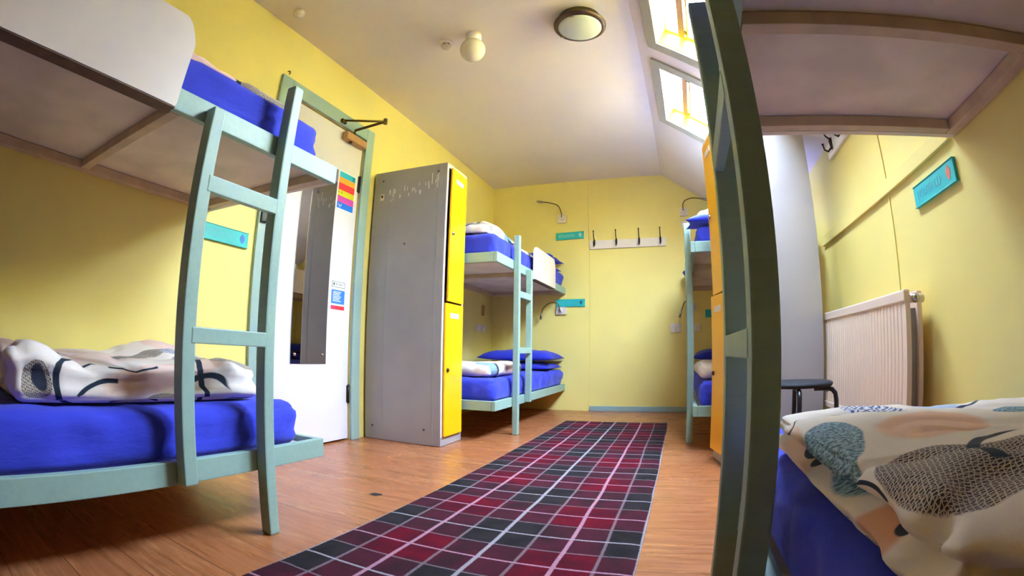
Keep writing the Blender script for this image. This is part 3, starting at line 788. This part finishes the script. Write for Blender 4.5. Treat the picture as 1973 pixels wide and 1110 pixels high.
# ------------------------------------------------------------------ coat racks
def hook(parent, pos, out, up=True):
    """double coat hook; out = unit vector away from the wall"""
    p = Vector(pos); o = Vector(out)
    b = MB()
    tw = o.cross(Vector((0, 0, 1)))
    b.tube([p + o * .001 + Vector((0, 0, -.045)), p + o * .006, p + o * .004 + Vector((0, 0, .02))], [.009, .012, .007], 10)
    b.tube([p + o * .006 + Vector((0, 0, .01)), p + o * .03 + Vector((0, 0, .03)), p + o * .048 + Vector((0, 0, .065)), p + o * .05 + Vector((0, 0, .098))], [.005, .005, .0045, .0045], 8)
    b.tube([p + o * .006 + Vector((0, 0, -.035)), p + o * .03 + Vector((0, 0, -.06)), p + o * .05 + Vector((0, 0, -.05)), p + o * .056 + Vector((0, 0, -.022))], [.005, .006, .005, .005], 8)
    for e in (o * .05 + Vector((0, 0, .10)), o * .056 + Vector((0, 0, -.02))):
        b.lathe([(0, -.007), (.006, -.005), (.0075, 0), (.006, .005), (0, .007)], p + e, 10)
    return b.build('hook', M['darkmetal'], parent)
cr = thing('coat_rack', 'white coat rail with four dark hooks on the back wall', 'coat rack', (-.515, YB, 1.65))
MB().box(-.905, -.115, YB - .019, YB - .0006, 1.655, 1.745, .003).build('back_board', M['offwhite'], cr)
for x in (-.853, -.622, -.385, -.167): hook(cr, (x, YB - .019, 1.735), (0, -1, 0))
cr = thing('coat_rack', 'white coat rail with metal hooks high on right wall by the bunk', 'coat rack', (XR, 2.12, 1.6))
MB().box(XR - .0195, XR - .0006, 1.70, 2.56, 1.605, 1.69, .003).build('back_board', M['offwhite'], cr)
for y in (2.46, 2.26, 2.06, 1.86): hook(cr, (XR - .0195, y, 1.675), (-1, 0, 0))

# ------------------------------------------------------------------ name boards (hand painted, lettering faded)
def name_board(label, org, ux, out, w_, h_, mark, seed, lit='cyanlit', tilt=0.0):
    """org = lower left corner as read, ux = reading direction, out = away from wall"""
    t = thing('name_board', label, 'sign', org, 0, 'turquoise bunk name boards')
    u = Vector(ux); o = Vector(out); z = Vector((0, 0, 1))
    u = (u + z * tilt).normalized(); z = (z - Vector(ux) * tilt).normalized()
    rm = Matrix((( u.x, o.x, z.x, 0), (u.y, o.y, z.y, 0), (u.z, o.z, z.z, 0), (0, 0, 0, 1)))
    MB().box(0, w_, .0006, .0125, 0, h_, .003, None, rm).build('board', M['cyan'], t, True)
    rr = random.Random(seed); b = MB(); x = w_ * .1
    while x < w_ * .72:                    # faded hand lettering that cannot be read in the photo: brush strokes
        hh = h_ * rr.uniform(.30, .42); z0 = h_ * .5 - hh / 2
        b.box(x, x + .004, .0125, .0131, z0, z0 + hh, 0, None, rm)
        if rr.random() < .7:
            zz_ = z0 + hh * rr.choice((.0, .45, .85)); b.box(x, x + .014, .0125, .0132, zz_, zz_ + .004, 0, None, rm)
        x += rr.uniform(.014, .022)
    b.build('lettering', M[lit], t, True)
    k = MB(); cx, cz = w_ * .87, h_ * .5
    pts = [(cx + h_ * .2 * math.sin(a) * (1 - .25 * math.cos(a)), cz - h_ * .27 * math.cos(a) + (.12 * h_ if abs(a - PI) < .3 else 0)) for a in [2 * PI * q / 18 for q in range(18)]]
    A = [k.bm.verts.new(rm @ Vector((p[0], .0126, p[1]))) for p in pts]; B = [k.bm.verts.new(rm @ Vector((p[0], .0134, p[1]))) for p in pts]
    k.bm.faces.new(B)
    for q in range(18): k.bm.faces.new((A[q], A[(q + 1) % 18], B[(q + 1) % 18], B[q]))
    bmesh.ops.recalc_face_normals(k.bm, faces=k.bm.faces[:])
    k.build('motif', M[mark], t, True)
    return t
name_board('turquoise name board with blue motif on left wall behind the ladder', (XL, 1.262, 1.062), (0, 1, 0), (1, 0, 0), .303, .076, 'navy', 3)
name_board('upper turquoise board below the wall lamp on back wall, pale motif', (-1.258, YB - .006, 1.772), (1, 0, 0), (0, -1, 0), .294, .075, 'pale', 4, 'pale', tilt=.02)
name_board('turquoise name board on back wall above socket and below upper bunk', (-1.262, YB - .006, 1.066), (1, 0, 0), (0, -1, 0), .302, .076, 'dteal', 5)
name_board('turquoise name board with coral drop motif on right wall', (XR, 1.645, 1.063), (0, -1, 0), (-1, 0, 0), .316, .076, 'coral', 6, 'pinklit')
name_board('dark turquoise board deep inside lower far right bunk', (.262, YB, .925), (1, 0, 0), (0, -1, 0), .3, .076, 'dteal', 7)

# ------------------------------------------------------------------ reading lamps, switches
def reading_lamp(label, x0, x1, z0, z1, yb, path, lamp=True):
    t = thing('reading_lamp', label, 'wall lamp', ((x0 + x1) / 2, yb, z0), 0, 'gooseneck reading lamps')
    MB().box(x0, x1, yb - .026, yb - .0006, z0, z1, .004).build('wall_plate', M['offwhite'], t)
    cx, cz = (x0 + x1) / 2, (z0 + z1) / 2
    MB().lathe([(.026, 0), (.026, .006), (.020, .014), (0, .016)], (cx, yb - .026, cz), 20, Matrix.Rotation(PI / 2, 3, 'X')).build('boss', M['offwhite'], t)
    P_ = [Vector((cx, yb - .035, cz))] + [Vector(p) for p in path]
    pts = []
    for q in range(len(P_) - 1):            # Catmull-Rom
        a, b_, c_, d_ = P_[max(q - 1, 0)], P_[q], P_[q + 1], P_[min(q + 2, len(P_) - 1)]
        for s in range(6):
            u = s / 6
            pts.append(.5 * ((2 * b_) + (c_ - a) * u + (2 * a - 5 * b_ + 4 * c_ - d_) * u * u + (3 * b_ - a - 3 * c_ + d_) * u ** 3))
    pts.append(P_[-1])
    MB().tube(pts, .0055, 8).build('gooseneck', M['brass'], t)
    e = (pts[-1] - pts[-4]).normalized()
    if lamp: MB().tube([pts[-1] - e * .005, pts[-1] + e * .01, pts[-1] + e * .055, pts[-1] + e * .06], [.008, .012, .012, .009], 12).build('lamp_head', M['chrome'], t)
    return t
yb = YB - .006
reading_lamp('gooseneck lamp high on back wall above the upper far left bunk', -1.244, -1.148, 1.957, 2.047, yb, [(-1.195, yb - .05, 2.06), (-1.23, yb - .06, 2.14), (-1.33, yb - .06, 2.18), (-1.40, yb - .06, 2.195)])
reading_lamp('gooseneck lamp below turquoise board over the lower far left bunk', -1.262, -1.155, .986, 1.062, yb, [(-1.215, yb - .05, 1.02), (-1.23, yb - .07, 1.09), (-1.31, yb - .08, 1.10), (-1.38, yb - .08, 1.05), (-1.40, yb - .08, .99)])
reading_lamp('gooseneck lamp arching over the upper far right bunk', .045, .128, 1.955, 2.042, YB, [(.085, YB - .05, 2.06), (.11, YB - .06, 2.105), (.19, YB - .06, 2.13), (.29, YB - .06, 2.115)])
reading_lamp('gooseneck lamp hanging beside ladder of the far right bunk', .10, .185, .99, 1.07, YB, [(.12, YB - .05, 1.07), (.06, YB - .07, 1.08), (.035, YB - .08, 1.03), (.018, YB - .08, .985)])

def plate(label, x0, x1, z0, z1, wall, n=1, group=None, name='socket_plate'):
    b = MB(); r = MB()
    if wall == 'back': t = thing(name, label, 'socket', ((x0 + x1) / 2, YB, z0), 0, group); f = lambda a, c_, d0, d1, z0_, z1_, m=b, v=.003: m.box(a, c_, YB - d1, YB - d0, z0_, z1_, v)
    else: t = thing(name, label, 'socket', (XL, (x0 + x1) / 2, z0), 0, group); f = lambda a, c_, d0, d1, z0_, z1_, m=b, v=.003: m.box(XL + d0, XL + d1, a, c_, z0_, z1_, v)
    f(x0, x1, .0066, .016, z0, z1) if wall == 'back' and x0 < -.92 else f(x0, x1, .0006, .012, z0, z1)
    b.build('face_plate', M['offwhite'], t)
    w_ = (x1 - x0) / n
    for q in range(n): f(x0 + w_ * (q + .35), x0 + w_ * (q + .65), .011, .017, z0 + (z1 - z0) * .55, z0 + (z1 - z0) * .85, r, .001)
    r.build('rocker_switch', M['white'], t)
plate('left of the paired white sockets on back wall beside the far right bunk', -.092, -.044, .785, .872, 'back')
plate('right of the paired white sockets on back wall beside the far right bunk', -.040, .012, .785, .872, 'back')
plate('pale socket inside lower far right bunk, right of the ladder post', .155, .205, .785, .862, 'back')
plate('white socket plate below the lamp over upper far right bunk', .055, .135, 1.845, 1.905, 'back')
plate('left of two white switch plates on left wall inside lower far bunk', 4.46, 4.57, .80, .872, 'left')
plate('right of two white switch plates on left wall inside lower far bunk', 4.59, 4.70, .80, .872, 'left')
tag(box('wall_bracket', M['oak'], None, XL + .0006, XL + .02, 4.60, 4.64, .965, 1.075, .003), 'small brown bracket on left wall above the switch plates', 'bracket')
tag(MB().tube([(XL + .001, 1.655, 2.135), (XL + .02, 1.655, 2.13), (XL + .024, 1.655, 2.118), (XL + .018, 1.655, 2.108)], .004, 8).build('wall_hook', M['brass']), 'tiny metal hook on yellow wall above the door corner', 'hook')

# ------------------------------------------------------------------ ceiling fittings
fl = thing('ceiling_light', 'round flush ceiling light with dark bronze ring and frosted glass', 'ceiling light', (-.412, 2.207, ZC))
MB().lathe([(0, -.0006), (.120, -.0006), (.122, -.035), (.140, -.040), (.147, -.048), (.146, -.056), (.118, -.066), (.110, -.060), (.1, -.03), (0, -.02)], (-.412, 2.207, ZC), 56).build('ring', M['bronze'], fl)
MB().lathe([(.118, -.045), (.121, -.066), (.104, -.074), (.070, -.083), (.035, -.089), (0, -.090)], (-.412, 2.207, ZC), 48).build('glass_shade', M['frost'], fl)
for q in range(3):
    a = 2 * PI * q / 3 + .5
    MB().lathe([(.005, -.03), (.005, 0), (0, .001)], (-.412 + .114 * math.cos(a), 2.207 + .114 * math.sin(a), ZC - .064), 10, Matrix.Rotation(PI / 2, 3, 'Y') @ Matrix.Rotation(0, 3, 'Z')).build('clip', M['chrome'], fl)
gl = thing('globe_light', 'white glass globe lamp on a short ceiling collar', 'ceiling light', (-1.04, 2.165, ZC))
MB().lathe([(.046, -.0006), (.047, -.03), (.043, -.045), (.038, -.05), (0, -.05)], (-1.04, 2.165, ZC), 32).build('collar', M['offwhite'], gl)
MB().lathe([(.036, -.044)] + [(.074 * math.sin(a), -.115 + .074 * math.cos(a)) for a in [math.radians(30 + 7.5 * q) for q in range(20)]] + [(0, -.189)], (-1.04, 2.165, ZC), 40).build('globe', M['opal'], gl)
sd = thing('smoke_detector', 'small white smoke detector on ceiling beside the globe lamp', 'smoke detector', (-1.225, 2.175, ZC))
MB().lathe([(.042, -.0006), (.042, -.012), (.036, -.018), (.030, -.020), (0, -.020)], (-1.225, 2.175, ZC), 28).build('base', M['offwhite'], sd)
MB().lathe([(.029, -.0195), (.030, -.034), (.024, -.044), (.008, -.047), (0, -.047)], (-1.225, 2.175, ZC), 28).build('sensor', M['deck'], sd)
for q in range(6):
    a = PI * q / 3
    MB().box(-.003, .003, -.0305, -.028, -.032, -.022, 0, None, Matrix.Translation((-1.225, 2.175, ZC)) @ Matrix.Rotation(a, 4, 'Z')).build('vent_slot', M['darkgap'], sd)
tag(MB().lathe([(.033, -.0006), (.034, -.02), (.030, -.032), (.018, -.040), (0, -.042)], (-1.83, 1.50, ZC), 28).build('ceiling_sensor', M['offwhite']), 'plain round white sensor on ceiling near the left wall', 'sensor')
# mark on the floor boards
tag(MB().prism([(-1.17, 1.575), (-1.135, 1.572), (-1.118, 1.60), (-1.128, 1.612), (-1.165, 1.606)], 'z', .0003, .0008).build('floor_patch', M['darkgap']), 'small dark worn patch on the wooden floor by the rug', 'patch')

# ------------------------------------------------------------------ daylight, camera, view
wd = bpy.data.worlds.new('overcast_sky'); S.world = wd; wd.use_nodes = True
bg = wd.node_tree.nodes['Background']; bg.inputs[0].default_value = (.78, 1.0, 1.46, 1); bg.inputs[1].default_value = 22.5

cam = bpy.data.cameras.new('camera'); co = bpy.data.objects.new('camera', cam); COL.objects.link(co)
yaw, pit, rol = .34538259, .13051279, .01284907
Bm = Matrix(((1, 0, 0), (0, 0, -1), (0, 1, 0)))
Rm = Matrix.Rotation(yaw, 3, 'Z') @ Matrix.Rotation(pit, 3, 'X') @ Bm @ Matrix.Rotation(rol, 3, 'Z')
co.matrix_world = Matrix.Translation((0, 0, .6)) @ Rm.to_4x4()
cam.type = 'PANO'; cam.clip_start = .01; cam.clip_end = 200
cam.sensor_fit = 'HORIZONTAL'; cam.sensor_width = 36.0
px = 1973 / 36.0 / 1000
for tgt in (cam, getattr(cam, 'cycles', None)):
    try:
        tgt.panorama_type = 'FISHEYE_LENS_POLYNOMIAL'
        tgt.fisheye_fov = PI
        tgt.fisheye_polynomial_k0 = 0.0; tgt.fisheye_polynomial_k1 = -1.06574862 * px
        tgt.fisheye_polynomial_k2 = 0.0; tgt.fisheye_polynomial_k3 = -.0034558 * px ** 3; tgt.fisheye_polynomial_k4 = 0.0
    except Exception: pass
S.camera = co

S.view_settings.view_transform = 'Standard'; S.view_settings.look = 'None'
S.view_settings.gamma = 1; S.view_settings.use_curve_mapping = False
S.view_settings.exposure = 2.15
cy = S.cycles
cy.max_bounces = 16; cy.diffuse_bounces = 10; cy.glossy_bounces = 6; cy.transparent_max_bounces = 12; cy.transmission_bounces = 6
cy.sample_clamp_indirect = 12.0; cy.caustics_reflective = False; cy.caustics_refractive = False
cy.use_denoising = True
